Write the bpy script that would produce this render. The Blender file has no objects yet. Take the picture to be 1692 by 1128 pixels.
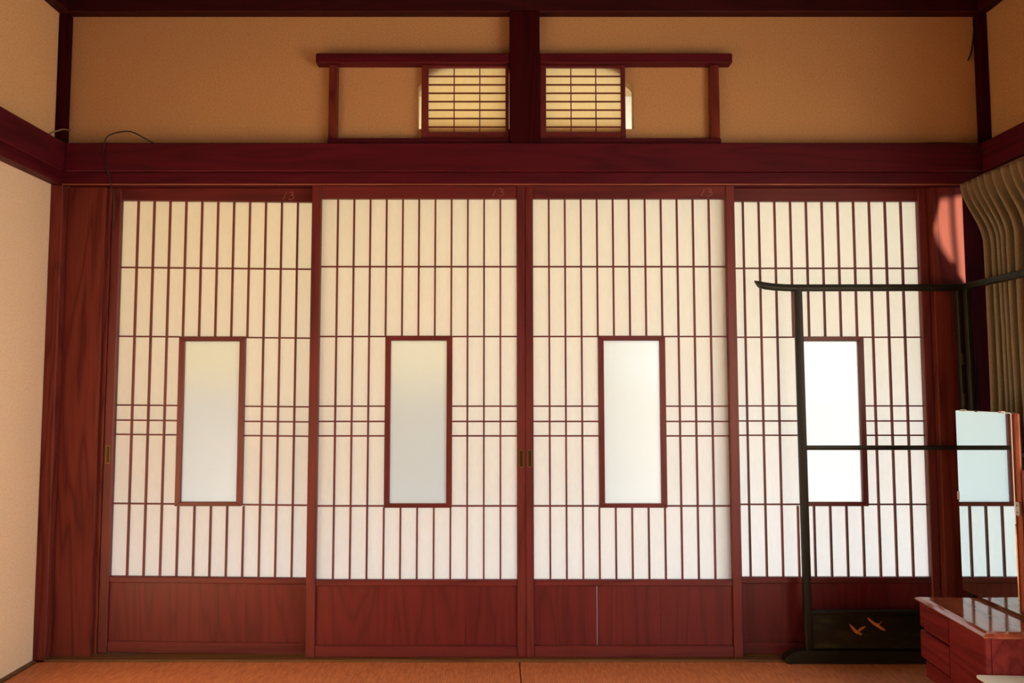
import bpy, bmesh, math, random
from mathutils import Vector, Matrix
random.seed(7)
S = bpy.context.scene
C = S.collection

# ------------------------------------------------------------------ camera, world, sun, exposure
FPX = 1225.0                                   # focal length in pixels of the 1692x1128 frame
cam_d = bpy.data.cameras.new('camera')
cam_d.sensor_width = 36.0
cam_d.lens = FPX / 1692 * 36.0
cam_d.shift_x = 24 / 1692
cam_d.clip_start = 0.02
cam = bpy.data.objects.new('camera', cam_d); C.objects.link(cam)
cam.location = (0, -2.8, 0.987)
cam.rotation_euler = (math.radians(90) + math.atan(79 / FPX), 0, 0)
S.camera = cam

W = bpy.data.worlds.new('daylight'); S.world = W; W.use_nodes = True
wb = W.node_tree.nodes['Background']
wb.inputs[0].default_value = (0.64, 0.81, 1.0, 1)
wb.inputs[1].default_value = 4.15

sun_d = bpy.data.lights.new('sun', 'SUN'); sun_d.energy = 22.0; sun_d.color = (1.0, 0.76, 0.50); sun_d.angle = math.radians(6.0)
sun = bpy.data.objects.new('sun', sun_d); C.objects.link(sun)
SUN_DIR = Vector((-0.82, 0.52, -0.16))
sun.rotation_euler = SUN_DIR.to_track_quat('-Z', 'Y').to_euler()

def portal(name, loc, rot, sx, sy):
    l = bpy.data.lights.new(name, 'AREA'); l.shape = 'RECTANGLE'; l.size = sx; l.size_y = sy
    l.cycles.is_portal = True
    o = bpy.data.objects.new(name, l); C.objects.link(o); o.location = loc; o.rotation_euler = rot
portal('portal_right', (2.00, -2.8, 0.92), (0, math.radians(90), 0), 1.75, 4.0)
portal('portal_veranda', (0.50, 1.12, 1.25), (math.radians(-90), 0, 0), 5.0, 2.6)

S.view_settings.view_transform = 'Standard'
S.view_settings.look = 'None'
S.view_settings.gamma = 1.0
S.view_settings.use_curve_mapping = False
S.view_settings.exposure = 0.0
S.cycles.max_bounces = 8
S.cycles.diffuse_bounces = 6
S.cycles.transmission_bounces = 8
S.cycles.use_denoising = True

# ------------------------------------------------------------------ materials
def nt(name):
    m = bpy.data.materials.new(name); m.use_nodes = True
    t = m.node_tree; b = t.nodes['Principled BSDF']
    return m, t, b
def N(t, kind, **kw):
    n = t.nodes.new(kind)
    for k, v in kw.items(): setattr(n, k, v)
    return n
def math_n(t, op, a, b=None):
    n = N(t, 'ShaderNodeMath', operation=op)
    for i, v in enumerate((a, b)):
        if v is None: continue
        if isinstance(v, (int, float)): n.inputs[i].default_value = v
        else: t.links.new(v, n.inputs[i])
    return n.outputs[0]
def coords(t, scale, rnd=0.0):
    """world position, shifted per object, stretched"""
    g = N(t, 'ShaderNodeNewGeometry')
    v = g.outputs['Position']
    if rnd:
        oi = N(t, 'ShaderNodeObjectInfo')
        mu = N(t, 'ShaderNodeVectorMath', operation='SCALE'); mu.inputs[0].default_value = (3.1, 1.7, 2.3)
        r = math_n(t, 'MULTIPLY', oi.outputs['Random'], rnd); t.links.new(r, mu.inputs['Scale'])
        ad = N(t, 'ShaderNodeVectorMath', operation='ADD'); t.links.new(v, ad.inputs[0]); t.links.new(mu.outputs[0], ad.inputs[1])
        v = ad.outputs[0]
    mp = N(t, 'ShaderNodeMapping'); mp.inputs['Scale'].default_value = scale
    t.links.new(v, mp.inputs['Vector'])
    return mp.outputs[0]
def noise(t, vec, scale, detail=3, rough=0.5, dist=0.0):
    n = N(t, 'ShaderNodeTexNoise'); n.inputs['Scale'].default_value = scale; n.inputs['Detail'].default_value = detail
    n.inputs['Roughness'].default_value = rough; n.inputs['Distortion'].default_value = dist
    t.links.new(vec, n.inputs['Vector']); return n.outputs['Fac']
def ramp(t, fac, stops):
    r = N(t, 'ShaderNodeValToRGB'); el = r.color_ramp.elements
    while len(el) < len(stops): el.new(0.5)
    for e, (p, c) in zip(el, stops): e.position = p; e.color = (*c, 1)
    t.links.new(fac, r.inputs[0]); return r.outputs[0]
def mixc(t, fac, a, b, mode='MIX'):
    m = N(t, 'ShaderNodeMix', data_type='RGBA', blend_type=mode)
    for s, v in ((m.inputs[0], fac), (m.inputs[6], a), (m.inputs[7], b)):
        if isinstance(v, (int, float)): s.default_value = v
        elif isinstance(v, tuple): s.default_value = (*v, 1)
        else: t.links.new(v, s)
    return m.outputs[2]
def bump(t, b, h, strength, dist=0.002):
    n = N(t, 'ShaderNodeBump'); n.inputs['Strength'].default_value = strength; n.inputs['Distance'].default_value = dist
    t.links.new(h, n.inputs['Height']); t.links.new(n.outputs[0], b.inputs['Normal'])

def wood(name, dark, light, axis='Z', rough=0.45, figure=9.0, rnd=5.0, freq=1.0, spec=0.4, relief=0.18):
    m, t, b = nt(name)
    i = 'XYZ'.index(axis)
    s = [1.0, 1.0, 1.0]; s[i] = 0.10
    v = coords(t, s, rnd)
    coarse = noise(t, v, 8.0 * freq, 2, 0.45, 0.3)
    rings = math_n(t, 'FRACT', math_n(t, 'MULTIPLY', coarse, figure))
    rings = math_n(t, 'POWER', math_n(t, 'ABSOLUTE', math_n(t, 'SUBTRACT', math_n(t, 'MULTIPLY', rings, 2.0), 1.0)), 2.2)
    s2 = [1.0, 1.0, 1.0]; s2[i] = 0.015
    fine = noise(t, coords(t, s2, rnd), 260.0, 3, 0.6)
    patch = noise(t, coords(t, s, rnd), 7.0, 2)
    f = math_n(t, 'ADD', math_n(t, 'MULTIPLY', rings, 0.30), math_n(t, 'MULTIPLY', fine, 0.55))
    f = math_n(t, 'ADD', f, math_n(t, 'MULTIPLY', math_n(t, 'SUBTRACT', patch, 0.5), 0.45))
    col = ramp(t, f, [(0.12, light), (0.80, dark)])
    t.links.new(col, b.inputs['Base Color'])
    b.inputs['Roughness'].default_value = rough
    b.inputs['Specular IOR Level'].default_value = spec
    bump(t, b, math_n(t, 'ADD', math_n(t, 'MULTIPLY', rings, 0.5), fine), relief, 0.001)
    return m

M = {}
M['post'] = wood('stained_post_wood', (0.045, 0.0042, 0.0080), (0.19, 0.042, 0.030), 'Z', spec=0.10)
M['post_dark'] = wood('dark_post_wood', (0.010, 0.0006, 0.0016), (0.040, 0.0035, 0.0055), 'Z', 0.8, spec=0.05)  # darker version of the post wood
M['beam'] = wood('stained_beam_wood', (0.035, 0.0010, 0.0065), (0.090, 0.0050, 0.0150), 'X', 0.55, spec=0.2)
M['beam_y'] = wood('stained_beam_wood_lengthwise', (0.035, 0.0010, 0.0065), (0.100, 0.0070, 0.0170), 'Y', 0.55, spec=0.2)
M['beam_dark'] = wood('dark_beam_wood', (0.012, 0.0006, 0.0018), (0.040, 0.003, 0.006), 'X', 0.6, spec=0.2)  # darker version of the beam wood
M['beam_dark_y'] = wood('dark_beam_wood_lengthwise', (0.012, 0.0006, 0.0018), (0.040, 0.003, 0.006), 'Y', 0.6, spec=0.2)
M['door_v'] = wood('door_upright_wood', (0.055, 0.0060, 0.0085), (0.165, 0.027, 0.027), 'Z', 0.42, 6)
M['door_h'] = wood('door_rail_wood', (0.055, 0.0055, 0.0085), (0.150, 0.023, 0.025), 'X', 0.42, 6)
M['panel'] = wood('door_panel_wood', (0.055, 0.0050, 0.0085), (0.145, 0.018, 0.021), 'Z', 0.4, 10, 6, 0.9)
M['bar'] = wood('lattice_wood', (0.07, 0.0090, 0.0090), (0.20, 0.040, 0.030), 'Z', 0.5, 4)
M['bar_h'] = wood('lattice_wood_cross', (0.06, 0.0070, 0.0080), (0.17, 0.032, 0.026), 'X', 0.5, 4)
M['strip'] = wood('lit_edge_wood', (0.16, 0.045, 0.025), (0.36, 0.14, 0.08), 'X', 0.45)  # lighter colour stands for light on the head rail's lower edge
M['sill'] = wood('sill_wood', (0.06, 0.030, 0.010), (0.18, 0.085, 0.03), 'X', 0.5)
M['ceil'] = wood('ceiling_board_wood', (0.02, 0.003, 0.003), (0.06, 0.012, 0.008), 'X', 0.5)
M['dresser'] = wood('rosewood_veneer', (0.075, 0.007, 0.010), (0.21, 0.030, 0.030), 'Y', 0.55, 7, 3, 1.0, 0.06)
M['dresser_top'] = wood('rosewood_polished_top', (0.17, 0.032, 0.020), (0.40, 0.11, 0.062), 'Y', 0.08, 7, 3, 1.0, 0.7, 0.0)
M['mirror_wood'] = wood('mirror_back_wood', (0.17, 0.035, 0.02), (0.36, 0.095, 0.05), 'Z', 0.35)
M['veranda'] = wood('veranda_warm_wood', (0.42, 0.20, 0.07), (0.72, 0.42, 0.17), 'X', 0.5)
M['veranda_f'] = wood('veranda_floor_wood', (0.34, 0.34, 0.34), (0.52, 0.52, 0.52), 'X', 0.4)

def plaster(name, a, b_, spk):
    m, t, b = nt(name)
    v = coords(t, (1, 1, 1))
    f = noise(t, v, 190, 3, 0.75)
    big = noise(t, v, 2.5, 3)
    c = ramp(t, f, [(0.36, spk), (0.47, a), (0.64, b_)])
    c = mixc(t, math_n(t, 'MULTIPLY', big, 0.2), c, a)
    t.links.new(c, b.inputs['Base Color']); b.inputs['Roughness'].default_value = 0.92
    b.inputs['Specular IOR Level'].default_value = 0.15
    bump(t, b, f, 0.35, 0.002)
    return m
M['plaster'] = plaster('sand_plaster', (0.47, 0.290, 0.142), (0.53, 0.340, 0.172), (0.36, 0.212, 0.098))
M['plaster_lit'] = plaster('lit_sand_plaster', (0.86, 0.73, 0.54), (0.90, 0.78, 0.60), (0.74, 0.59, 0.40))  # stronger light on the lower left wall, put into the plaster colour
M['plaster_mid'] = plaster('sand_plaster_upper', (0.72, 0.475, 0.250), (0.78, 0.53, 0.29), (0.58, 0.36, 0.18))  # left wall above the lintel, brightened less
M['plaster_out'] = plaster('cream_plaster', (0.78, 0.58, 0.34), (0.82, 0.63, 0.38), (0.7, 0.5, 0.28))

def paper(name, tint, refl, opaque=0.35):
    m = bpy.data.materials.new(name); m.use_nodes = True; t = m.node_tree
    t.nodes.remove(t.nodes['Principled BSDF']); out = t.nodes['Material Output']
    v = coords(t, (1, 1, 0.25), 4.0)
    f = noise(t, v, 90, 4, 0.65)
    col = ramp(t, f, [(0.3, tuple(x * 0.94 for x in tint)), (0.7, tint)])
    tr = N(t, 'ShaderNodeBsdfTranslucent'); t.links.new(col, tr.inputs['Color'])
    df = N(t, 'ShaderNodeBsdfDiffuse'); df.inputs['Color'].default_value = (*refl, 1)
    mx = N(t, 'ShaderNodeMixShader'); mx.inputs[0].default_value = opaque
    t.links.new(tr.outputs[0], mx.inputs[1]); t.links.new(df.outputs[0], mx.inputs[2]); t.links.new(mx.outputs[0], out.inputs[0])
    return m
M['paper'] = paper('shoji_paper', (0.95, 0.93, 0.90), (0.80, 0.74, 0.64), 0.30)
M['window_paper'] = paper('window_paper', (0.98, 0.92, 0.80), (0.85, 0.72, 0.55), 0.15)
M['amber'] = paper('tint_blind', (1.0, 0.65, 0.26), (0.60, 0.36, 0.15), 0.0)
M['amber_pale'] = paper('pale_tint_blind', (1.0, 0.87, 0.58), (0.60, 0.45, 0.25), 0.02)
M['paper_warm'] = paper('warm_lit_shoji_paper', (0.99, 0.82, 0.52), (0.80, 0.62, 0.38), 0.12)  # warm light from behind is put into this paper's tint
def frosted(name):
    m = bpy.data.materials.new(name); m.use_nodes = True; t = m.node_tree
    t.nodes.remove(t.nodes['Principled BSDF']); out = t.nodes['Material Output']
    tr = N(t, 'ShaderNodeBsdfTranslucent'); tr.inputs['Color'].default_value = (0.78, 0.78, 0.77, 1)
    rf = N(t, 'ShaderNodeBsdfRefraction'); rf.inputs['Color'].default_value = (0.97, 0.98, 0.97, 1)
    rf.inputs['Roughness'].default_value = 0.75; rf.inputs['IOR'].default_value = 1.25
    gl = N(t, 'ShaderNodeBsdfGlossy'); gl.inputs['Roughness'].default_value = 0.5
    mx = N(t, 'ShaderNodeMixShader'); mx.inputs[0].default_value = 0.18
    t.links.new(tr.outputs[0], mx.inputs[1]); t.links.new(rf.outputs[0], mx.inputs[2])
    m2 = N(t, 'ShaderNodeMixShader'); m2.inputs[0].default_value = 0.04
    t.links.new(mx.outputs[0], m2.inputs[1]); t.links.new(gl.outputs[0], m2.inputs[2]); t.links.new(m2.outputs[0], out.inputs[0])
    return m
M['frost'] = frosted('frosted_glass')

def tatami():
    m, t, b = nt('tatami_rush')
    g = N(t, 'ShaderNodeNewGeometry'); sp = N(t, 'ShaderNodeSeparateXYZ'); t.links.new(g.outputs['Position'], sp.inputs[0])
    rib = math_n(t, 'SINE', math_n(t, 'MULTIPLY', sp.outputs[0], 2 * math.pi / 0.0085))
    row = math_n(t, 'SINE', math_n(t, 'MULTIPLY', sp.outputs[1], 2 * math.pi / 0.006))
    w = math_n(t, 'ADD', math_n(t, 'MULTIPLY', rib, 0.35), math_n(t, 'MULTIPLY', row, 0.3))
    v = coords(t, (1, 0.2, 1), 3.0)
    f = math_n(t, 'ADD', noise(t, v, 120, 3, 0.6), math_n(t, 'MULTIPLY', w, 0.16))
    c = ramp(t, f, [(0.25, (0.44, 0.130, 0.052)), (0.75, (0.84, 0.35, 0.150))])
    big = noise(t, coords(t, (1, 1, 1), 2.0), 3.0, 3)
    c = mixc(t, math_n(t, 'MULTIPLY', big, 0.5), c, (0.54, 0.16, 0.066))
    t.links.new(c, b.inputs['Base Color']); b.inputs['Roughness'].default_value = 0.6
    bump(t, b, w, 0.35, 0.0015)
    return m
M['tatami'] = tatami()

def simple(name, col, rough, metal=0.0, coat=0.0, spec=0.5, var=0.12, vs=30):
    m, t, b = nt(name)
    f = noise(t, coords(t, (1, 1, 1), 2.0), vs, 3)
    c = ramp(t, f, [(0.3, tuple(x * (1 - var) for x in col)), (0.7, tuple(min(1, x * (1 + var)) for x in col))])
    t.links.new(c, b.inputs['Base Color'])
    b.inputs['Roughness'].default_value = rough; b.inputs['Metallic'].default_value = metal
    b.inputs['Coat Weight'].default_value = coat; b.inputs['Coat Roughness'].default_value = 0.12
    b.inputs['Specular IOR Level'].default_value = spec
    return m
M['lacquer'] = simple('black_lacquer', (0.012, 0.012, 0.007), 0.42, 0, 0.0, 0.22)
def crane_lacquer():
    m, t, b = nt('black_lacquer_with_gold_mist')
    f = noise(t, coords(t, (2.2, 1, 9), 0), 3.2, 4, 0.6)
    c = ramp(t, f, [(0.50, (0.007, 0.008, 0.004)), (0.72, (0.040, 0.045, 0.010))])
    t.links.new(c, b.inputs['Base Color']); b.inputs['Roughness'].default_value = 0.35
    return m
M['lacquer_panel'] = crane_lacquer()
M['gold'] = simple('copper_gold_paint', (0.62, 0.22, 0.07), 0.45, 0.1)
M['chalk'] = simple('chalk_mark', (0.36, 0.17, 0.12), 0.9)
M['brass'] = simple('tarnished_brass', (0.20, 0.13, 0.04), 0.38, 0.9)
M['brass_dark'] = simple('dark_brass_dish', (0.05, 0.034, 0.010), 0.42, 0.7)
M['steel'] = simple('worn_steel', (0.5, 0.42, 0.36), 0.35, 0.9)
M['cable'] = simple('black_cable', (0.010, 0.004, 0.005), 0.5)
M['straw'] = simple('straw_cord', (0.30, 0.19, 0.08), 0.8)
M['grey'] = simple('grey_render', (0.42, 0.48, 0.56), 0.9)
M['gravel'] = simple('garden_gravel', (0.22, 0.22, 0.22), 0.9, 0, 0, 0.3, 0.3, 40)
def cloth():
    m = bpy.data.materials.new('olive_curtain_cloth'); m.use_nodes = True; t = m.node_tree; b = t.nodes['Principled BSDF']; out = t.nodes['Material Output']
    f = noise(t, coords(t, (1, 1, 0.3)), 420, 2)
    c = ramp(t, f, [(0.3, (0.19, 0.165, 0.105)), (0.7, (0.27, 0.235, 0.155))])
    t.links.new(c, b.inputs['Base Color']); b.inputs['Roughness'].default_value = 0.75
    b.inputs['Sheen Weight'].default_value = 0.25
    tr = N(t, 'ShaderNodeBsdfTranslucent'); tr.inputs['Color'].default_value = (0.34, 0.24, 0.10, 1)
    mx = N(t, 'ShaderNodeMixShader'); mx.inputs[0].default_value = 0.03
    t.links.new(b.outputs[0], mx.inputs[1]); t.links.new(tr.outputs[0], mx.inputs[2]); t.links.new(mx.outputs[0], out.inputs[0])
    return m
M['cloth'] = cloth()
M['streak_mask'] = simple('streak_mask_cloth', (0.30, 0.24, 0.15), 0.85)
def mirror():
    m, t, b = nt('silvered_mirror')
    b.inputs['Base Color'].default_value = (0.80, 0.94, 0.96, 1); b.inputs['Metallic'].default_value = 1; b.inputs['Roughness'].default_value = 0.008
    return m
M['mirror'] = mirror()
M['plate'] = simple('pale_blue_plate', (0.80, 0.93, 0.97), 0.12, 0, 0.5, 0.5, 0.04)

# ------------------------------------------------------------------ mesh helpers
_cache = {}
def box_mesh(sx, sy, sz, bev, mat):
    key = (round(sx, 5), round(sy, 5), round(sz, 5), bev, mat)
    if key in _cache: return _cache[key]
    bm = bmesh.new(); bmesh.ops.create_cube(bm, size=1.0)
    for v in bm.verts: v.co = (v.co.x * sx, v.co.y * sy, v.co.z * sz)
    if bev: bmesh.ops.bevel(bm, geom=bm.edges[:], offset=min(bev, 0.45 * min(sx, sy, sz)), segments=1, affect='EDGES')
    me = bpy.data.meshes.new('block'); bm.to_mesh(me); bm.free(); me.materials.append(M[mat]); _cache[key] = me
    return me
def put(name, me, loc, parent=None):
    o = bpy.data.objects.new(name, me); C.objects.link(o)
    o.location = Vector(loc) - (Vector(parent.get('base', (0, 0, 0))) if parent else Vector((0, 0, 0)))
    if parent: o.parent = parent
    return o
def box(name, x0, x1, y0, y1, z0, z1, mat, parent=None, bev=0.0015):
    me = box_mesh(abs(x1 - x0), abs(y1 - y0), abs(z1 - z0), bev, mat)
    o = put(name, me, ((x0 + x1) / 2, (y0 + y1) / 2, (z0 + z1) / 2), parent)
    if parent: o['base'] = ((x0 + x1) / 2, (y0 + y1) / 2, (z0 + z1) / 2)
    return o
def mesh_obj(name, bm, mat, parent=None, smooth=False, origin=(0, 0, 0)):
    """bm in world coordinates; origin becomes the object's own origin"""
    bmesh.ops.translate(bm, verts=bm.verts[:], vec=-Vector(origin))
    bmesh.ops.recalc_face_normals(bm, faces=bm.faces[:])
    me = bpy.data.meshes.new(name); bm.to_mesh(me); bm.free(); me.materials.append(M[mat])
    if smooth:
        for p in me.polygons: p.use_smooth = True
    o = put(name, me, origin, parent); o['base'] = tuple(origin)
    return o
def empty(name, loc):
    o = bpy.data.objects.new(name, None); C.objects.link(o); o.location = loc; o['base'] = tuple(loc)
    o.empty_display_size = 0.05
    return o
def tag(o, label, cat=None, group=None, kind=None):
    o['label'] = label
    if cat: o['category'] = cat
    if group: o['group'] = group
    if kind: o['kind'] = kind
    return o
def struct(o, label=None, cat=None):
    o['kind'] = 'structure'
    if label: o['label'] = label
    if cat: o['category'] = cat
    return o
def tube_bm(pts, r, seg=8, bm=None, ends=None):
    bm = bm or bmesh.new(); rings = []
    P = [Vector(p) for p in pts]
    up = Vector((0.13, 0.31, 0.94))
    for i, p in enumerate(P):
        d = (P[min(i + 1, len(P) - 1)] - P[max(i - 1, 0)]).normalized()
        a = d.cross(up).normalized(); b = d.cross(a).normalized()
        rr = r[i] if isinstance(r, (list, tuple)) else r
        rings.append([bm.verts.new(p + (a * math.cos(2 * math.pi * k / seg) + b * math.sin(2 * math.pi * k / seg)) * rr) for k in range(seg)])
    for A, B in zip(rings, rings[1:]):
        for k in range(seg): bm.faces.new((A[k], A[(k + 1) % seg], B[(k + 1) % seg], B[k]))
    bm.faces.new(rings[0][::-1]); bm.faces.new(rings[-1])
    return bm
def smooth_path(pts, n=8):
    P = [Vector(p) for p in pts]; out = []
    for i in range(len(P) - 1):
        p0, p1, p2, p3 = P[max(i - 1, 0)], P[i], P[i + 1], P[min(i + 2, len(P) - 1)]
        for k in range(n):
            s = k / n
            out.append(0.5 * ((2 * p1) + (p2 - p0) * s + (2 * p0 - 5 * p1 + 4 * p2 - p3) * s * s + (3 * p1 - p0 - 3 * p2 + p3) * s ** 3))
    out.append(P[-1]); return out
def prism_bm(poly, axis, a, b):
    """extrude a 2-D polygon along an axis: axis 'Y' poly=(x,z); 'X' poly=(y,z); 'Z' poly=(x,y)"""
    def pt(u, v, w): return {'Y': (u, w, v), 'X': (w, u, v), 'Z': (u, v, w)}[axis]
    bm = bmesh.new()
    A = [bm.verts.new(pt(u, v, a)) for u, v in poly]; B = [bm.verts.new(pt(u, v, b)) for u, v in poly]
    n = len(poly)
    bm.faces.new(A); bm.faces.new(B[::-1])
    for k in range(n): bm.faces.new((A[k], A[(k + 1) % n], B[(k + 1) % n], B[k]))
    return bm

# ------------------------------------------------------------------ room shell
XL, XR, YF, ZC = -1.69, 1.885, -5.2, 2.485
fl = struct(box('floor', XL - 0.15, XR + 0.15, YF - 0.1, 0.10, -0.25, -0.056, 'sill', None, 0))
fl['base'] = (fl.location.x, fl.location.y, fl.location.z)
SEAM = 0.078
for y1 in (-0.040, -0.952, -1.864, -2.776, -3.688):
    for x0, x1 in ((XL + 0.02, SEAM), (SEAM + 0.003, XR - 0.004)):
        box('tatami_mat', x0, x1, y1 - 0.909, y1, -0.056, 0.0, 'tatami', fl, 0.003)
struct(box('ceiling', XL - 0.2, XR + 0.2, YF - 0.1, 0.12, ZC, ZC + 0.12, 'ceil', None, 0))
# back wall above the doors, plaster, with the two chamfered openings behind the small screens
def wall_with_holes(name, outer, holes, y0, y1, mat):
    bm = bmesh.new(); ed = []
    for loop in [outer] + holes:
        vs = [bm.verts.new((x, y0, z)) for x, z in loop]
        ed += [bm.edges.new((vs[i], vs[(i + 1) % len(vs)])) for i in range(len(vs))]
    r = bmesh.ops.triangle_fill(bm, edges=ed, use_beauty=True)
    faces = [g for g in r['geom'] if isinstance(g, bmesh.types.BMFace)]
    ex = bmesh.ops.extrude_face_region(bm, geom=faces)
    bmesh.ops.translate(bm, verts=[g for g in ex['geom'] if isinstance(g, bmesh.types.BMVert)], vec=(0, y1 - y0, 0))
    return mesh_obj(name, bm, mat)
def arch(xa, xb, flip):
    # opening that is low at its outer side and rises in a soft shoulder
    pts = [(0, 1.988), (0, 2.150), (0.010, 2.164), (0.050, 2.190), (0.095, 2.212), (0.150, 2.224), (0.220, 2.228), (xb - xa, 2.228), (xb - xa, 1.988)]
    p = [((xb - u) if flip else (xa + u), z) for u, z in pts]
    return p[::-1] if flip else p
struct(wall_with_holes('wall_back', [(XL - 0.1, 1.80), (XR + 0.1, 1.80), (XR + 0.1, ZC), (XL - 0.1, ZC)],
       [arch(-0.3075, 0.058, False), arch(0.150, 0.5265, True)], 0.0, 0.045, 'plaster'))
struct(box('wall_left', XL - 0.15, XL, YF - 0.1, 0.12, -0.06, 1.78, 'plaster_lit', None, 0))
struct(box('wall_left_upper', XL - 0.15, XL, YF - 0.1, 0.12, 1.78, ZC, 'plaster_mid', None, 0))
struct(box('wall_front', XL - 0.15, XR + 0.15, YF - 0.15, YF, -0.06, ZC, 'plaster', None, 0))
# right wall: one opening behind the curtain, one wide opening nearer the camera
WR = XR + 0.10
def wall_right():
    bm = bmesh.new(); ed = []
    loops = [[(YF - 0.1, -0.06), (0.12, -0.06), (0.12, ZC), (YF - 0.1, ZC)],
             [(-4.75, 0.05), (-2.95, 0.05), (-2.95, 1.765), (-4.75, 1.765)],
             [(-2.90, 0.05), (-0.95, 0.05), (-0.95, 1.765), (-2.90, 1.765)],
             [(-0.62, 0.35), (-0.045, 0.35), (-0.045, 1.765), (-0.62, 1.765)]]
    for L in loops:
        vs = [bm.verts.new((XR, y, z)) for y, z in L]
        ed += [bm.edges.new((vs[i], vs[(i + 1) % 4])) for i in range(4)]
    r = bmesh.ops.triangle_fill(bm, edges=ed, use_beauty=True)
    faces = [g for g in r['geom'] if isinstance(g, bmesh.types.BMFace)]
    ex = bmesh.ops.extrude_face_region(bm, geom=faces)
    bmesh.ops.translate(bm, verts=[g for g in ex['geom'] if isinstance(g, bmesh.types.BMVert)], vec=(0.10, 0, 0))
    return mesh_obj('wall_right', bm, 'plaster')
struct(wall_right())

def sheet(name, pts, mat, label, cat):
    me = bpy.data.meshes.new(name); me.from_pydata(pts, [], [(0, 1, 2, 3)]); me.materials.append(M[mat])
    return struct(put(name, me, (0, 0, 0)), label, cat)

sheet('window_3', [(XR + 0.06, -2.92, 0.03), (XR + 0.06, -0.93, 0.03), (XR + 0.06, -0.93, 1.78), (XR + 0.06, -2.92, 1.78)], 'window_paper', 'wide paper-covered window in the right wall', 'window')
# timber trim
def trim(o, label): return struct(o, label, 'trim')
k = [0]
def T(x0, x1, y0, y1, z0, z1, mat, label, bev=0.003):
    k[0] += 1
    return trim(box('trim_%d' % k[0], x0, x1, y0, y1, z0, z1, mat, None, bev), label)
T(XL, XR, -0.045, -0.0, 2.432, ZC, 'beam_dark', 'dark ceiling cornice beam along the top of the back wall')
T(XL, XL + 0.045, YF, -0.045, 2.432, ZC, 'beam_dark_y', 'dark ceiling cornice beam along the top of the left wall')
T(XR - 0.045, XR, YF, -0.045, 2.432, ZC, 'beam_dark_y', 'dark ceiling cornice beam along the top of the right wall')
T(XL + 0.062, XR - 0.062, -0.062, 0.0, 1.804, 1.914, 'beam', 'broad crimson-brown lintel beam across the back wall above the doors', 0.004)
T(XL, XL + 0.062, YF, 0.0, 1.804, 1.914, 'beam_y', 'broad crimson-brown lintel beam running along the left wall', 0.004)
T(XR - 0.062, XR, YF, 0.0, 1.804, 1.914, 'beam_y', 'broad crimson-brown lintel beam running along the right wall above the curtain', 0.004)
hd = T(XL + 0.047, XR - 0.047, -0.047, 0.085, 1.7605, 1.804, 'beam', 'lower grooved head rail the sliding doors run under', 0.002)
T(XL, XL + 0.047, YF, 0.0, 1.7605, 1.804, 'beam_y', 'lower wooden strip under the left wall lintel', 0.002)
T(XR - 0.047, XR, YF, 0.0, 1.7605, 1.804, 'beam_y', 'lower wooden strip under the right wall lintel', 0.002)
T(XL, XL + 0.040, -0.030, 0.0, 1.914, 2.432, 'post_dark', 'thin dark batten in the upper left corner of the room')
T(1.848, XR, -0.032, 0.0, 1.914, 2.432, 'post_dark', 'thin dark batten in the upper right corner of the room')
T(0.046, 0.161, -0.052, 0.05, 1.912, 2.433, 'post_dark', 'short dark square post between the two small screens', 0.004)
T(XL + 0.047, 1.780, -0.0485, -0.0400, 1.7570, 1.7608, 'strip', 'thin strip coloured as the lit lower edge of the head rail', 0.0008)
# jambs beside the doors
T(XL, -1.643, -0.040, 0.09, -0.01, 1.7605, 'post', 'narrow grooved corner post at the left end of the doors', 0.004)
T(-1.643, -1.4985, -0.006, 0.09, -0.01, 1.7605, 'post', 'wide knotty jamb board left of the doors', 0.003)
T(-1.4985, -1.4875, 0.014, 0.09, -0.01, 1.7605, 'post', 'slim stop strip between the left jamb board and the doors', 0.001)
T(1.6575, 1.779, -0.006, 0.09, -0.01, 1.7605, 'post', 'jamb board right of the doors that catches the sun streaks', 0.003)
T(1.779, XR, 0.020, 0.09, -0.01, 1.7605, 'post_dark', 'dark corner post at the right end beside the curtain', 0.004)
T(XL, XR, -0.040, 0.10, -0.055, 0.0075, 'sill', 'olive-brown grooved floor sill under the sliding doors', 0.002)
struct(box('baseboard_left', XL, XL + 0.018, YF, -0.042, -0.05, 0.006, 'sill', None, 0.002), 'thin wooden strip where the left wall meets the tatami', 'baseboard')

# ------------------------------------------------------------------ veranda behind the doors (seen only as light through paper)
struct(box('veranda_floor', -2.2, 3.0, 0.10, 1.15, -0.10, -0.02, 'veranda_f', None, 0))
struct(box('veranda_ceiling', -2.2, 3.0, 0.045, 1.90, 2.56, 2.62, 'plaster_out', None, 0))
struct(box('wall_veranda_left', -2.10, -2.0, 0.10, 1.20, -0.1, 2.56, 'plaster_out', None, 0))
struct(box('wall_veranda_outer', -2.10, -1.98, 1.10, 1.16, -0.1, 2.56, 'plaster_out', None, 0))
struct(box('wall_veranda_right', 2.95, 3.0, 0.0, 1.20, -0.1, 2.56, 'grey', None, 0))
struct(box('wall_veranda_inner', XL - 0.4, XL - 0.1, 0.045, 0.10, -0.1, 2.56, 'plaster_out', None, 0))
for n_, (xa, xb, za) in enumerate(((-2.00, 0.35, 1.00), (0.35, 1.90, 1.25), (1.90, 3.0, 1.00))):  # unseen blinds, added to tint the daylight reaching the doors
    sheet('added_blind_%d' % (n_ + 1), [(xa, 1.10, za), (xb, 1.10, za), (xb, 1.10, 2.56), (xa, 1.10, 2.56)], 'amber' if n_ == 0 else 'amber_pale', 'reed blind added unseen to warm the daylight on the paper', 'blind')
struct(box('roof', -2.4, 3.2, YF - 0.4, 2.0, 2.66, 2.72, 'ceil', None, 0))
struct(box('sky_blocker', -8.0, 0.9, 2.60, 2.75, -0.5, 1.45, 'grey', None, 0))  # unseen, added to hold back low sky light behind the left doors
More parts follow.
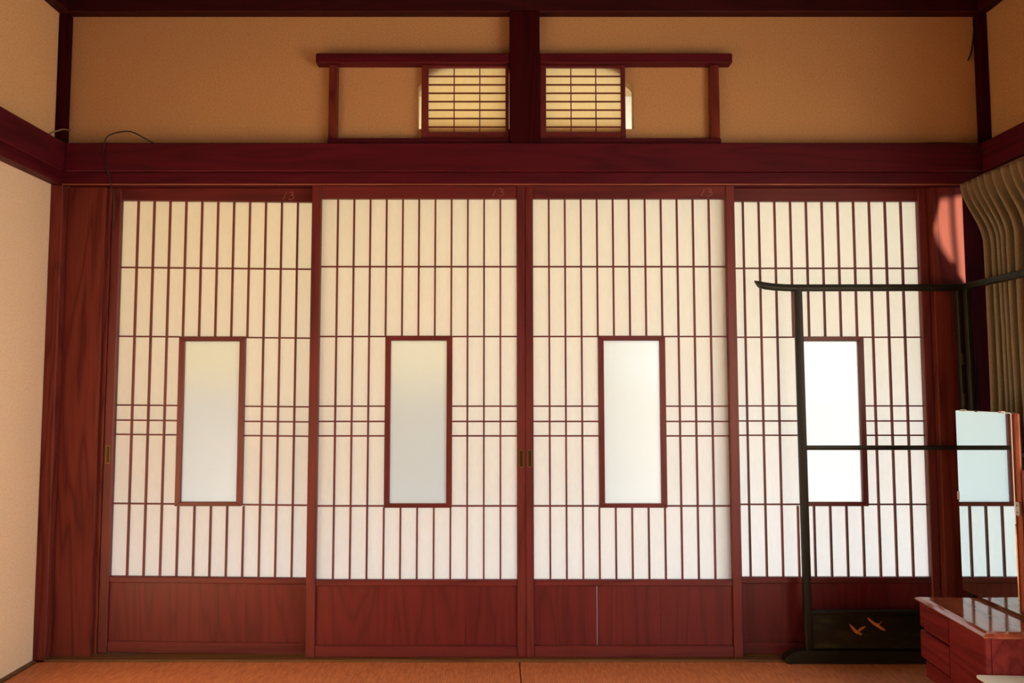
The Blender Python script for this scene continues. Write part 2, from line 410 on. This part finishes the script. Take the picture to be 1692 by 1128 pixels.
struct(box('sky_blocker_low', 0.9, 8.0, 2.60, 2.75, -0.5, 1.15, 'grey', None, 0))  # also added unseen; lower, so the right doors get more sky
struct(box('ground', -25, 25, -25, 25, -0.60, -0.50, 'gravel', None, 0))

# ------------------------------------------------------------------ sliding doors
ZB, Z_BR, Z_MR0, Z_MR1, Z_TR, ZT = 0.0072, 0.049, 0.263, 0.286, 1.712, 1.760
ROWS = [Z_MR1, 0.554, 0.813, 0.867, 0.924, 1.187, 1.452, Z_TR]
def ribbon_bm(bm, strokes, w, y):
    for st in strokes:
        for (x0, z0), (x1, z1) in zip(st, st[1:]):
            d = Vector((x1 - x0, 0, z1 - z0)); n = Vector((-d.z, 0, d.x)).normalized() * w / 2
            a, b = Vector((x0, y, z0)), Vector((x1, y, z1))
            f = [bm.verts.new(p) for p in (a + n, a - n, b - n, b + n)]
            g = [bm.verts.new(p + Vector((0, -0.0006, 0))) for p in (a + n, a - n, b - n, b + n)]
            bm.faces.new(f); bm.faces.new(g[::-1])
            for i in range(4): bm.faces.new((f[i], f[(i + 1) % 4], g[(i + 1) % 4], g[i]))
def finger_pull(parent, x, z, y, w=0.0175, h=0.068, square=False):
    def loop(w, h):
        if square:
            return [(-w / 2, -h / 2), (w / 2, -h / 2), (w / 2, h / 2), (-w / 2, h / 2)]
        r = w / 2; p = []
        for i in range(9): a = math.pi * i / 8; p.append((r * math.cos(a), h / 2 - r + r * math.sin(a)))
        for i in range(9): a = math.pi + math.pi * i / 8; p.append((r * math.cos(a), -h / 2 + r + r * math.sin(a)))
        return p
    O, I = loop(w, h), loop(w - 0.006, h - 0.007); n = len(O)
    bm = bmesh.new()
    V = [[bm.verts.new((x + u, yy, z + v)) for u, v in L] for L, yy in ((O, y), (O, y - 0.0018), (I, y - 0.0018), (I, y - 0.0002))]
    for A, B in zip(V, V[1:]):
        for i in range(n): bm.faces.new((A[i], A[(i + 1) % n], B[(i + 1) % n], B[i]))
    fp = mesh_obj('finger_pull', bm, 'brass', parent, False, (x, y, z))
    bm = bmesh.new()
    D = [bm.verts.new((x + u * 0.985, y - 0.0004, z + v)) for u, v in I]; bm.faces.new(D[::-1])
    ctr = [bm.verts.new((x + u * 0.5, y - 0.0001, z + v * 0.93)) for u, v in I]
    bmesh.ops.delete(bm, geom=bm.faces[:], context='FACES_ONLY')
    for i in range(n): bm.faces.new((D[i], D[(i + 1) % n], ctr[(i + 1) % n], ctr[i]))
    bm.faces.new(ctr)
    mesh_obj('finger_dish', bm, 'brass_dark', fp, False, (x, y, z))
    fp['label'] = 'tarnished brass finger pull'
def sliding_door(n, x0, x1, y, sl, sr, wc, boards, label, sag=0.0, num=None, pull=()):
    d = empty('door_%d' % n, ((x0 + x1) / 2, y + 0.015, 0)); xm = (x0 + x1) / 2
    struct(d, label, 'door')
    def P(name, a, b, ya, yb, za, zb, mat, horiz=False, bev=0.0012, parent=None):
        o = box(name, a, b, ya, yb, za, zb, mat, parent or d, bev)
        if sag:
            o.location.z -= sag * ((a + b) / 2 - xm)
            if horiz: o.rotation_euler.y = math.atan(sag)
        return o
    P('stile', x0, x0 + sl, y, y + 0.030, ZB, ZT + 0.012, 'door_v', bev=0.003)
    P('stile', x1 - sr, x1, y, y + 0.030, ZB, ZT + 0.012, 'door_v', bev=0.003)
    a, b = x0 + sl, x1 - sr
    top = P('top_rail', a, b, y + 0.004, y + 0.028, Z_TR, ZT + 0.012, 'door_h', True)
    P('middle_rail', a, b, y + 0.003, y + 0.028, Z_MR0, Z_MR1, 'door_h', True, 0.003)
    P('bottom_rail', a, b, y + 0.003, y + 0.028, ZB, Z_BR, 'door_h', True, 0.003)
    ed = [a] + boards + [b]
    for i, (u, v) in enumerate(zip(ed, ed[1:])):
        gap = 0.0008 if (n == 3 and i in (0, 1)) else 0.0
        P('panel_board', u + (gap if i == 1 else 0), v - (gap if i == 0 else 0), y + 0.012, y + 0.020, Z_BR - (0 if n == 3 else 0.002), Z_MR0 + (0 if n == 3 else 0.002), 'panel', False, 0.0006)
    # lattice
    cw = (b - a) / 12; bw, bh = 0.0062, 0.0054
    yv0, yv1, yh0, yh1, yp = y + 0.0085, y + 0.0205, y + 0.0100, y + 0.0200, y + 0.0207
    wa, wb, wz0, wz1 = wc - 0.126, wc + 0.126, 0.5485, 1.1885
    def vx(i): # the bars beside the glass follow its frame
        return a + cw * i
    for i in range(1, 12):
        x = vx(i)
        if 4 <= i <= 8:
            P('lattice_bar', x - bw / 2, x + bw / 2, yv0, yv1, Z_MR1, wz0, 'bar', bev=0.001)
            P('lattice_bar', x - bw / 2, x + bw / 2, yv0, yv1, wz1, Z_TR, 'bar', bev=0.001)
        else:
            P('lattice_bar', x - bw / 2, x + bw / 2, yv0, yv1, Z_MR1, Z_TR, 'bar', bev=0.001)
    P('lattice_crossbar', a, b, yh0, yh1, 1.452 - bh / 2, 1.452 + bh / 2, 'bar_h', True, 0.001)
    for z in (0.554, 0.813, 0.867, 0.924, 1.186):
        P('lattice_crossbar', a, wa, yh0, yh1, z - bh / 2, z + bh / 2, 'bar_h', True, 0.001)
        P('lattice_crossbar', wb, b, yh0, yh1, z - bh / 2, z + bh / 2, 'bar_h', True, 0.001)
    # paper, one pane for each opening of the lattice
    for c in range(12):
        ua, ub = vx(c), vx(c + 1)
        mid = [(ua, ub), (ua, max(ub, wa + 0.008)), (min(ua, wb - 0.008), ub)][1 if c == 3 else 2 if c == 8 else 0]
        rows = [(ROWS[0], ROWS[1], ua, ub), (ROWS[5], ROWS[6], ua, ub), (ROWS[6], ROWS[7], ua, ub)]
        if not 4 <= c <= 7: rows += [(p, q, *mid) for p, q in zip(ROWS[1:5], ROWS[2:6])]
        for za, zb, ua, ub in rows:
            key = ('pane', round(ub - ua, 4), round(zb - za, 4))
            if key not in _cache:
                w, h = (ub - ua) / 2, (zb - za) / 2
                me = bpy.data.meshes.new('pane'); me.from_pydata([(-w, 0, -h), (w, 0, -h), (w, 0, h), (-w, 0, h)], [], [(0, 1, 2, 3)])
                me.materials.append(M['paper']); _cache[key] = me
            o = put('paper_pane', _cache[key], ((ua + ub) / 2, yp, (za + zb) / 2), d)
            o.location.z -= sag * ((ua + ub) / 2 - xm)
    # glass panel in its own mitred frame
    dz = -sag * (wc - xm)
    fr = empty('glass_frame', (wc, y + 0.012, 0.868)); fr.parent = d; fr.location = Vector(fr['base']) - Vector(d['base'])
    fw, fy0, fy1 = 0.0205, y + 0.003, y + 0.024
    corners = lambda g: [(wa + g, wz0 + g * 0.75 + dz), (wb - g, wz0 + g * 0.75 + dz), (wb - g, wz1 - g * 0.9 + dz), (wa + g, wz1 - g * 0.9 + dz)]
    O, I = corners(0), corners(fw)
    for i in range(4):
        j = (i + 1) % 4
        bm = prism_bm([O[i], O[j], I[j], I[i]], 'Y', fy0, fy1)
        bmesh.ops.bevel(bm, geom=bm.edges[:], offset=0.0012, segments=1, affect='EDGES')
        mid = ((O[i][0] + I[j][0]) / 2, (fy0 + fy1) / 2, (O[i][1] + I[j][1]) / 2)
        mesh_obj('frame_rail' if i % 2 == 0 else 'frame_stile', bm, 'door_h' if i % 2 == 0 else 'door_v', fr, False, mid)
    w, h = (I[1][0] - I[0][0]) / 2, (I[2][1] - I[1][1]) / 2
    me = bpy.data.meshes.new('glass'); me.from_pydata([(-w, 0, -h), (w, 0, -h), (w, 0, h), (-w, 0, h)], [], [(0, 1, 2, 3)])
    me.materials.append(M['frost'])
    g = put('glass_pane', me, (wc, y + 0.015, (I[0][1] + I[2][1]) / 2), fr)
    if num:
        bm = bmesh.new(); x, z = num; s = 0.030; yy = y + 0.004 - 0.0001
        one = [(x - 0.006, z - s / 2), (x + 0.007, z + s / 2)]
        q = [(0.018, .46), (0.026, .50), (0.033, .40), (0.033, .25), (0.024, .10), (0.035, .02), (0.036, -.18), (0.030, -.38), (0.022, -.46), (0.015, -.40)]
        ribbon_bm(bm, [one, [(x + u, z + v * s) for u, v in q]], 0.0016, yy)
        o = mesh_obj('chalk_number', bm, 'chalk', top, False, (x, yy, z)); o['label'] = 'faint chalk number 13'
        if sag: o.matrix_parent_inverse = Matrix.Identity(4)
    for px, pz, sq in pull: finger_pull(d, px, pz, y, 0.0165 if sq else 0.0175, 0.068, sq)
    return d
YR, YFt = 0.018, -0.020
sliding_door(1, -1.4862, -0.6772, YR, 0.0345, 0.0340, -1.089, [-1.20, -0.945], 'leftmost paper sliding door, sagging slightly, beside the knotty jamb board', 0.010, (-0.822, 1.735), [(-1.4690, 0.742, True)])
sliding_door(2, -0.7060, 0.1040, YFt, 0.0350, 0.0310, -0.2960, [-0.44, -0.12], 'paper sliding door left of the centre gap, meeting door with oval brass pull', 0.0, (-0.012, 1.735), [(0.0880, 0.730, False)])
sliding_door(3, 0.1047, 0.9018, YFt, 0.0300, 0.0340, 0.5050, [0.3675, 0.60], 'paper sliding door right of the centre gap with a lit crack in its base panel', 0.0, (0.782, 1.735), [(0.1200, 0.730, False)])
sliding_door(4, 0.8550, 1.6560, YR, 0.0340, 0.0340, 1.2710, [1.06, 1.40], 'rightmost paper sliding door standing behind the black lacquer rack', 0.0, None, ())

# ------------------------------------------------------------------ small sliding screens above the lintel
def ranma(n, side, xs0, xs1, rail, post, label):
    y0 = -0.026
    d = empty('window_%d' % n, ((rail[0] + rail[1]) / 2, -0.02, 1.914)); struct(d, label, 'window')
    box('track_rail', rail[0], rail[1], -0.046, 0.0, 2.230, 2.268, 'beam', d, 0.003)
    lo = (post[0], rail[1]) if side < 0 else (rail[0], post[1])
    box('lower_track', lo[0], lo[1], -0.040, 0.0, 1.914, 1.939, 'beam', d, 0.002)
    box('end_post', post[0], post[1], -0.030, 0.0, 1.939 - 0.025, 2.230, 'post', d, 0.003)
    sa = 0.0265 if side < 0 else 0.024; sb = 0.0165 if side < 0 else 0.0165
    so, si = (0.0262, 0.0165) if side < 0 else (0.0165, 0.0240)
    ia, ib = (xs0 + 0.0262, xs1 - 0.0135) if side < 0 else (xs0 + 0.0240, xs1 - 0.0165)
    box('stile', xs0, ia, y0, y0 + 0.020, 1.940, 2.230, 'door_v', d, 0.002)
    box('stile', ib, xs1, y0, y0 + 0.020, 1.940, 2.230, 'door_v', d, 0.002)
    box('top_rail', ia, ib, y0 + 0.002, y0 + 0.018, 2.2215, 2.230, 'door_h', d, 0.001)
    box('bottom_rail', ia, ib, y0 + 0.002, y0 + 0.018, 1.940, 1.9680, 'door_h', d, 0.001)
    z0, z1 = 1.9680, 2.2215
    for i in (1, 2):
        x = ia + (ib - ia) * i / 3
        box('lattice_bar', x - 0.002, x + 0.002, y0 + 0.006, y0 + 0.0125, z0, z1, 'bar', d, 0.0006)
    for i in range(1, 8):
        z = z0 + (z1 - z0) * (i - 0.35) / 7.65
        box('lattice_crossbar', ia, ib, y0 + 0.005, y0 + 0.0125, z - 0.0023, z + 0.0023, 'bar_h', d, 0.0006)
    zs = [z0] + [z0 + (z1 - z0) * (i - 0.35) / 7.65 for i in range(1, 8)] + [z1]
    for c in range(3):
        for za, zb in zip(zs, zs[1:]):
            w, h = (ib - ia) / 6, (zb - za) / 2
            key = ('rpane', n, round(h, 5))
            if key not in _cache:
                me = bpy.data.meshes.new('pane'); me.from_pydata([(-w, 0, -h), (w, 0, -h), (w, 0, h), (-w, 0, h)], [], [(0, 1, 2, 3)])
                me.materials.append(M['paper_warm']); _cache[key] = me
            put('paper_pane', _cache[key], (ia + (ib - ia) * (c + 0.5) / 3, y0 + 0.0132, (za + zb) / 2), d)
    return d
ranma(1, -1, -0.2913, 0.0440, (-0.6935, 0.046), (-0.646, -0.6135), 'small lattice paper screen on a wall track left of the short dark post')
ranma(2, 1, 0.1625, 0.4903, (0.161, 0.8965), (0.815, 0.8497), 'small lattice paper screen on a wall track right of the short dark post')

# ------------------------------------------------------------------ folding kimono rack
rk = empty('kimono_rack', (1.43, -0.043, 0))
tag(rk, 'black lacquered folding kimono rack with two golden cranes standing before the right door', 'kimono rack')
yr = -0.043
def rounded_bar(name, p, q, w, h, parent, mat='lacquer', n=12):
    """bar with rounded section from p to q (straight)"""
    P, Q = Vector(p), Vector(q); d = (Q - P).normalized()
    up = Vector((0, 0, 1)) if abs(d.z) < 0.9 else Vector((0, 1, 0))
    a = d.cross(up).normalized(); b = a.cross(d).normalized()
    bm = bmesh.new(); R = []
    for c in (P, Q):
        ring = []
        for i in range(n):
            t = 2 * math.pi * i / n; e = 0.6
            u = math.copysign(abs(math.cos(t)) ** e, math.cos(t)) * w / 2; v = math.copysign(abs(math.sin(t)) ** e, math.sin(t)) * h / 2
            ring.append(bm.verts.new(c + a * u + b * v))
        R.append(ring)
    for i in range(n): bm.faces.new((R[0][i], R[0][(i + 1) % n], R[1][(i + 1) % n], R[1][i]))
    bm.faces.new(R[0][::-1]); bm.faces.new(R[1])
    return mesh_obj(name, bm, mat, parent, True if False else False, tuple((P + Q) / 2))
XP0, XP1 = 1.1235, 1.7235
rounded_bar('post', (XP0 + 0.006, yr, 0.04), (XP0, yr, 1.366), 0.029, 0.026, rk)
rounded_bar('post', (XP1 + 0.012, yr, 0.04), (XP1, yr, 1.366), 0.025, 0.026, rk)
# top rail with an upswept, slant-cut end
def top_rail():
    bm = bmesh.new(); n = 12; rings = []
    prof = [(0.972, 1.3800, 0.0), (1.000, 1.3735, 0.0), (1.035, 1.3690, 0), (1.075, 1.3665, 0), (1.12, 1.3655, 0), (1.30, 1.3660, 0), (1.738, 1.3670, 0)]
    for k_, (x, z, _) in enumerate(prof):
        ring = []
        for i in range(n):
            t = 2 * math.pi * i / n; e = 0.65
            v = math.copysign(abs(math.sin(t)) ** e, math.sin(t)) * 0.0135; u = math.copysign(abs(math.cos(t)) ** e, math.cos(t)) * 0.013
            dx = -0.62 * v if k_ == 0 else 0.0
            ring.append(bm.verts.new((x + dx, yr + u, z + v)))
        rings.append(ring)
    for A, B in zip(rings, rings[1:]):
        for i in range(n): bm.faces.new((A[i], A[(i + 1) % n], B[(i + 1) % n], B[i]))
    bm.faces.new(rings[0][::-1]); bm.faces.new(rings[-1])
    return mesh_obj('top_rail', bm, 'lacquer', rk, False, (1.35, yr, 1.366))
top_rail()
rounded_bar('middle_rail', (XP0 + 0.014, yr, 0.772), (1.725, yr, 0.772), 0.018, 0.0175, rk)
rounded_bar('panel_rail', (XP0 + 0.014, yr, 0.178), (1.73, yr, 0.178), 0.022, 0.017, rk)
pb = box('lower_panel', XP0 + 0.012, 1.73, yr - 0.004, yr + 0.004, 0.050, 0.172, 'lacquer_panel', rk, 0.001)
pb['label'] = 'black lower panel painted with two flying cranes'
def flat(name, poly, mat, parent, lab=None):
    bm = prism_bm(poly, 'Y', yr - 0.0048, yr - 0.0040)
    cx_ = sum(p[0] for p in poly) / len(poly); cz = sum(p[1] for p in poly) / len(poly)
    o = mesh_obj(name, bm, mat, parent, False, (cx_, yr - 0.0044, cz))
    if lab: o['label'] = lab
def crane(x, z, pts, lab):
    flat('painted_crane', [(x + u * 0.001, z + v * 0.001) for u, v in pts], 'gold', pb, lab)
# outlines in millimetres about each bird's body
crane(1.308, 0.104, [(-31, 35), (-27, 24), (-20, 13), (-11, 2), (-5, -2), (4, -3), (9, -7), (15, -2), (9, 2), (4, 3), (6, 7), (14, 11), (22, 18), (31, 26), (20, 24), (10, 20), (4, 15), (-1, 9), (-7, 14), (-15, 22), (-22, 28)], 'golden crane with raised wings')
crane(1.379, 0.133, [(-36, 29), (-31, 18), (-22, 8), (-12, 0), (-3, -6), (8, -13), (20, -19), (31, -20), (24, -12), (14, -5), (7, 1), (16, 12), (17, 14), (6, 5), (1, 6), (-8, 9), (-18, 17), (-27, 24)], 'golden crane gliding with wings spread')
# base beam with a bevelled toe
bm = prism_bm([(1.036, 0.012), (1.040, 0.001), (1.735, 0.001), (1.735, 0.045), (1.090, 0.047), (1.062, 0.040), (1.042, 0.026)], 'Y', yr - 0.022, yr + 0.018)
bmesh.ops.bevel(bm, geom=bm.edges[:], offset=0.002, segments=1, affect='EDGES')
mesh_obj('base_beam', bm, 'lacquer', rk, False, (1.38, yr, 0.02))
# second leaf, folded forward along the right wall
XQ = 1.7365
rounded_bar('post', (XQ + 0.006, -0.086, 0.04), (XQ, -0.076, 1.362), 0.024, 0.024, rk)
rounded_bar('post', (XQ - 0.010, -0.640, 0.04), (XQ - 0.016, -0.630, 1.362), 0.024, 0.026, rk)
rounded_bar('top_rail', (XQ, -0.058, 1.367), (XQ - 0.020, -0.760, 1.367), 0.024, 0.026, rk)
rounded_bar('middle_rail', (XQ + 0.002, -0.088, 0.772), (XQ - 0.012, -0.630, 0.772), 0.018, 0.0175, rk)
rounded_bar('panel_rail', (XQ + 0.002, -0.098, 0.178), (XQ - 0.012, -0.630, 0.178), 0.018, 0.017, rk)
box('lower_panel', XQ - 0.008, XQ, -0.630, -0.098, 0.050, 0.172, 'lacquer_panel', rk, 0.001)
box('base_beam', XQ - 0.022, XQ + 0.014, -0.70, -0.070, 0.001, 0.046, 'lacquer', rk, 0.003)
for z in (0.95, 1.10): box('hinge', 1.716, 1.742, -0.0645, -0.0575, z - 0.022, z + 0.022, 'brass_dark', rk, 0.001)

# ------------------------------------------------------------------ low dressing table with mirror
dr = empty('dressing_table', (1.50, -0.50, 0))
tag(dr, 'low rosewood dressing table with an upright hinged mirror by the right wall', 'dressing table')
R3 = math.radians(-3.4); piv = Vector((1.365, -0.506, 0))
def dpoly(pts):  # (depth from the front, along the wall) -> world; the table stands slightly askew
    c, s_ = math.cos(R3), math.sin(R3)
    return [(piv.x + c * u - s_ * v, piv.y + s_ * u + c * v) for u, v in pts]
def dbox(name, u0, u1, v0, v1, z0, z1, mat, parent, bev=0.002):
    bm = prism_bm(dpoly([(u0, v0), (u1, v0), (u1, v1), (u0, v1)]), 'Z', z0, z1)
    if bev: bmesh.ops.bevel(bm, geom=bm.edges[:], offset=bev, segments=2, affect='EDGES')
    m_ = dpoly([((u0 + u1) / 2, (v0 + v1) / 2)])[0]
    return mesh_obj(name, bm, mat, parent, False, (m_[0], m_[1], (z0 + z1) / 2))
# u runs from the front (towards the room) to the wall, v along the wall (positive = away from the camera)
dbox('pedestal', 0.017, 0.290, -0.183, 0.174, 0.108, 0.296, 'dresser', dr)
dbox('front_stile', 0.0, 0.017, -0.183, 0.0, 0.108, 0.296, 'dresser', dr)
dbox('drawer', 0.0, 0.017, 0.001, 0.174, 0.221, 0.294, 'dresser', dr)
gr = dbox('finger_groove', 0.012, 0.017, 0.001, 0.174, 0.208, 0.221, 'dresser', dr, 0.001)
dbox('drawer', 0.0, 0.017, 0.001, 0.174, 0.123, 0.208, 'dresser', dr)
# plinth with an arched cut-out, on inset feet
pl = [(-0.178, 0.110), (-0.178, 0.060), (-0.075, 0.060), (-0.066, 0.078), (-0.050, 0.086), (0.040, 0.086), (0.056, 0.078), (0.066, 0.060), (0.169, 0.060), (0.169, 0.110)]
def plinth():
    bm = bmesh.new()
    A = [bm.verts.new((*dpoly([(0.013, v)])[0], z)) for v, z in pl]; B = [bm.verts.new((*dpoly([(0.285, v)])[0], z)) for v, z in pl]
    bm.faces.new(A); bm.faces.new(B[::-1]); n = len(pl)
    for q in range(n): bm.faces.new((A[q], A[(q + 1) % n], B[(q + 1) % n], B[q]))
    return mesh_obj('plinth', bm, 'dresser', dr, False, (1.50, -0.50, 0.08))
plinth()
for u in (0.06, 0.20):
    for v in (-0.15, 0.09): dbox('foot', u, u + 0.045, v, v + 0.045, 0.001, 0.061, 'lacquer', dr)
# moulded top: bevelled front and ends
def moulded_top():
    bm = bmesh.new(); L = []
    for off, z in ((0.004, 0.294), (-0.007, 0.299), (-0.009, 0.304), (0.000, 0.310), (0.012, 0.313)):
        poly = dpoly([(off, -0.188 + off), (0.290, -0.188 + off), (0.290, 0.179 - off), (off, 0.179 - off)])
        L.append([bm.verts.new((x, y, z)) for x, y in poly])
    for A, B in zip(L, L[1:]):
        for q in range(4): bm.faces.new((A[q], A[(q + 1) % 4], B[(q + 1) % 4], B[q]))
    bm.faces.new(L[0][::-1]); bm.faces.new(L[-1])
    return mesh_obj('table_top', bm, 'dresser_top', dr, False, (1.50, -0.50, 0.30))
moulded_top()
# lower middle shelf with a pale plate, towards the camera
dbox('low_shelf', 0.0, 0.280, -0.58, -0.185, 0.110, 0.190, 'dresser', dr)
for u in (0.04, 0.22):
    dbox('foot', u, u + 0.045, -0.56, -0.515, 0.001, 0.111, 'lacquer', dr)
g = dbox('shelf_plate', -0.030, 0.175, -0.59, -0.1905, 0.1905, 0.200, 'plate', dr, 0.002)
g['label'] = 'pale blue-white plate on the low shelf'
# mirror wing: glass in front of a wooden back, hung on the main mirror's hinge and clear of the table top
XM = 1.55
mw = box('mirror_back', XM + 0.005, XM + 0.021, -0.566, -0.285, 0.324, 0.917, 'mirror_wood', dr, 0.006)
mg = box('mirror_glass', XM - 0.001, XM + 0.004, -0.553, -0.281, 0.320, 0.916, 'mirror', dr, 0.0035)
mg['label'] = 'silvered mirror glass'
for y_ in (-0.318, -0.508): box('glass_clip', XM - 0.004, XM + 0.010, y_ - 0.006, y_ + 0.006, 0.914, 0.920, 'steel', dr, 0.0005)
box('glass_clip', XM - 0.004, XM + 0.010, -0.2825, -0.279, 0.618, 0.645, 'steel', dr, 0.0005)
hg = box('hinge', XM - 0.003, XM + 0.006, -0.5740, -0.5580, 0.612, 0.652, 'steel', dr, 0.0008)
for z_ in (0.622, 0.642): box('screw', XM - 0.0038, XM - 0.0026, -0.568, -0.564, z_ - 0.002, z_ + 0.002, 'cable', hg, 0.0004)
box('main_mirror_frame', XM + 0.010, XM + 0.034, -0.92, -0.5695, 0.318, 0.748, 'mirror_wood', dr, 0.004)
box('main_mirror_glass', XM + 0.004, XM + 0.0095, -0.90, -0.590, 0.325, 0.738, 'mirror', dr, 0.002)
box('mirror_stand', XM + 0.010, XM + 0.034, -0.92, -0.705, 0.191, 0.318, 'dresser', dr, 0.003)

# ------------------------------------------------------------------ curtain on the right wall
cu = empty('curtain', (1.78, -0.30, 0.05))
tag(cu, 'olive-brown pleated curtain bunched on the right wall behind the rack', 'curtain')
def curtain():
    bm = bmesh.new(); ns, nz = 260, 40; zt, zb = 1.752, 0.06
    Y0, Y1, folds = -0.046, -0.66, 17
    grid = []
    for j in range(nz + 1):
        t = j / nz; z = zt + (zb - zt) * (t ** 1.35)
        drop = zt - z
        sh = min(1.0, drop / 0.24); sh = sh * sh * (3 - 2 * sh)
        row = []
        for i in range(ns + 1):
            s = i / ns
            ph = 2 * math.pi * folds * s + 0.9 * math.sin(5.1 * s + 1.0)
            # tightly pressed pleats below the heading, softer above
            w = math.sin(ph); w = math.copysign(abs(w) ** (0.9 - 0.25 * sh), w)
            amp = (0.016 + 0.018 * sh) * (0.8 + 0.4 * math.sin(9.7 * s + 2.0) ** 2)
            lean = 0.006 * math.sin(ph * 2 + 0.6) * sh
            y = Y0 + (Y1 - Y0) * s - 0.075 * sh * (1 - 0.3 * s) + lean + 0.004 * math.sin(3 * z + 11 * s)
            x = 1.748 + 0.045 * sh + amp * w + 0.004 * math.sin(2.0 * z + 7 * s)
            row.append(bm.verts.new((x, y, z)))
        grid.append(row)
    for A, B in zip(grid, grid[1:]):
        for i in range(ns): bm.faces.new((A[i], A[i + 1], B[i + 1], B[i]))
    o = mesh_obj('cloth', bm, 'cloth', cu, True, (1.78, -0.30, 0.9))
    so = o.modifiers.new('thickness', 'SOLIDIFY'); so.thickness = 0.0015
    return o
curtain()
def streak_mask():
    # added opaque lining whose edge is cut to shape the sun streak on the jamb
    prof = [(1.756, -0.128), (1.64, -0.124), (1.56, -0.106), (1.48, -0.078), (1.40, -0.052), (1.35, -0.040), (0.80, -0.034), (0.20, -0.034)]
    bm = bmesh.new(); R = []
    for z, y in prof:
        R.append([bm.verts.new((1.848 + 0.004 * math.sin(9 * i), y + (-0.63 - y) * i / 12, z)) for i in range(13)])
    for A, B in zip(R, R[1:]):
        for i in range(12): bm.faces.new((A[i], A[i + 1], B[i + 1], B[i]))
    o = mesh_obj('streak_mask', bm, 'streak_mask', cu, True, (1.82, -0.3, 1.0))
    so = o.modifiers.new('thickness', 'SOLIDIFY'); so.thickness = 0.0012
streak_mask()
mesh_obj('streak_divider', tube_bm([(1.868, -0.090, 1.752), (1.868, -0.088, 1.60), (1.869, -0.084, 1.45), (1.869, -0.082, 1.20)], 0.0055, 8), 'streak_mask', cu, True, (1.84, -0.07, 1.5))  # added so that its shadow splits the sun streak
box('curtain_rail', 1.748, 1.764, -1.72, -0.044, 1.7525, 1.7600, 'steel', cu, 0.001)

# ------------------------------------------------------------------ loose cords
def cord(name, pts, r, mat, label, cat):
    P = smooth_path(pts); o = mesh_obj(name, tube_bm(P, r), mat, None, True, tuple(P[len(P) // 2])); tag(o, label, cat); return o
cord('cable', [(-1.296, -0.030, 1.9165), (-1.3067, -0.058, 1.918), (-1.3346, -0.064, 1.9332), (-1.375, -0.064, 1.9530), (-1.4036, -0.064, 1.9564), (-1.445, -0.066, 1.947), (-1.4709, -0.068, 1.9285), (-1.4786, -0.068, 1.8891), (-1.4740, -0.067, 1.850), (-1.4672, -0.066, 1.8198), (-1.461, -0.052, 1.785), (-1.4580, -0.0500, 1.762), (-1.4640, -0.012, 1.70), (-1.476, 0.008, 1.60)],
     0.0024, 'cable', 'thin black cable looping over the lintel above the leftmost door', 'cable')
cord('straw_cord', [(-1.687, -0.075, 1.918), (-1.680, -0.070, 1.945), (-1.668, -0.040, 1.968), (-1.650, -0.034, 1.975), (-1.644, -0.006, 1.980), (-1.646, -0.004, 1.988)],
     0.0026, 'straw', 'short frayed straw cord tied round the upper left corner batten', 'cord')
cord('string', [(1.846, -0.012, 2.385), (1.842, -0.008, 2.33), (1.834, -0.006, 2.285), (1.822, -0.005, 2.258)],
     0.0028, 'cable', 'short dark string hanging by the upper right corner batten', 'string')
cord('wire', [(1.560, -0.040, 1.9165), (1.64, -0.046, 1.918), (1.72, -0.050, 1.9165), (1.79, -0.0645, 1.905), (1.826, -0.0645, 1.870)],
     0.0022, 'cable', 'thin dark wire lying along the right end of the back lintel', 'wire')
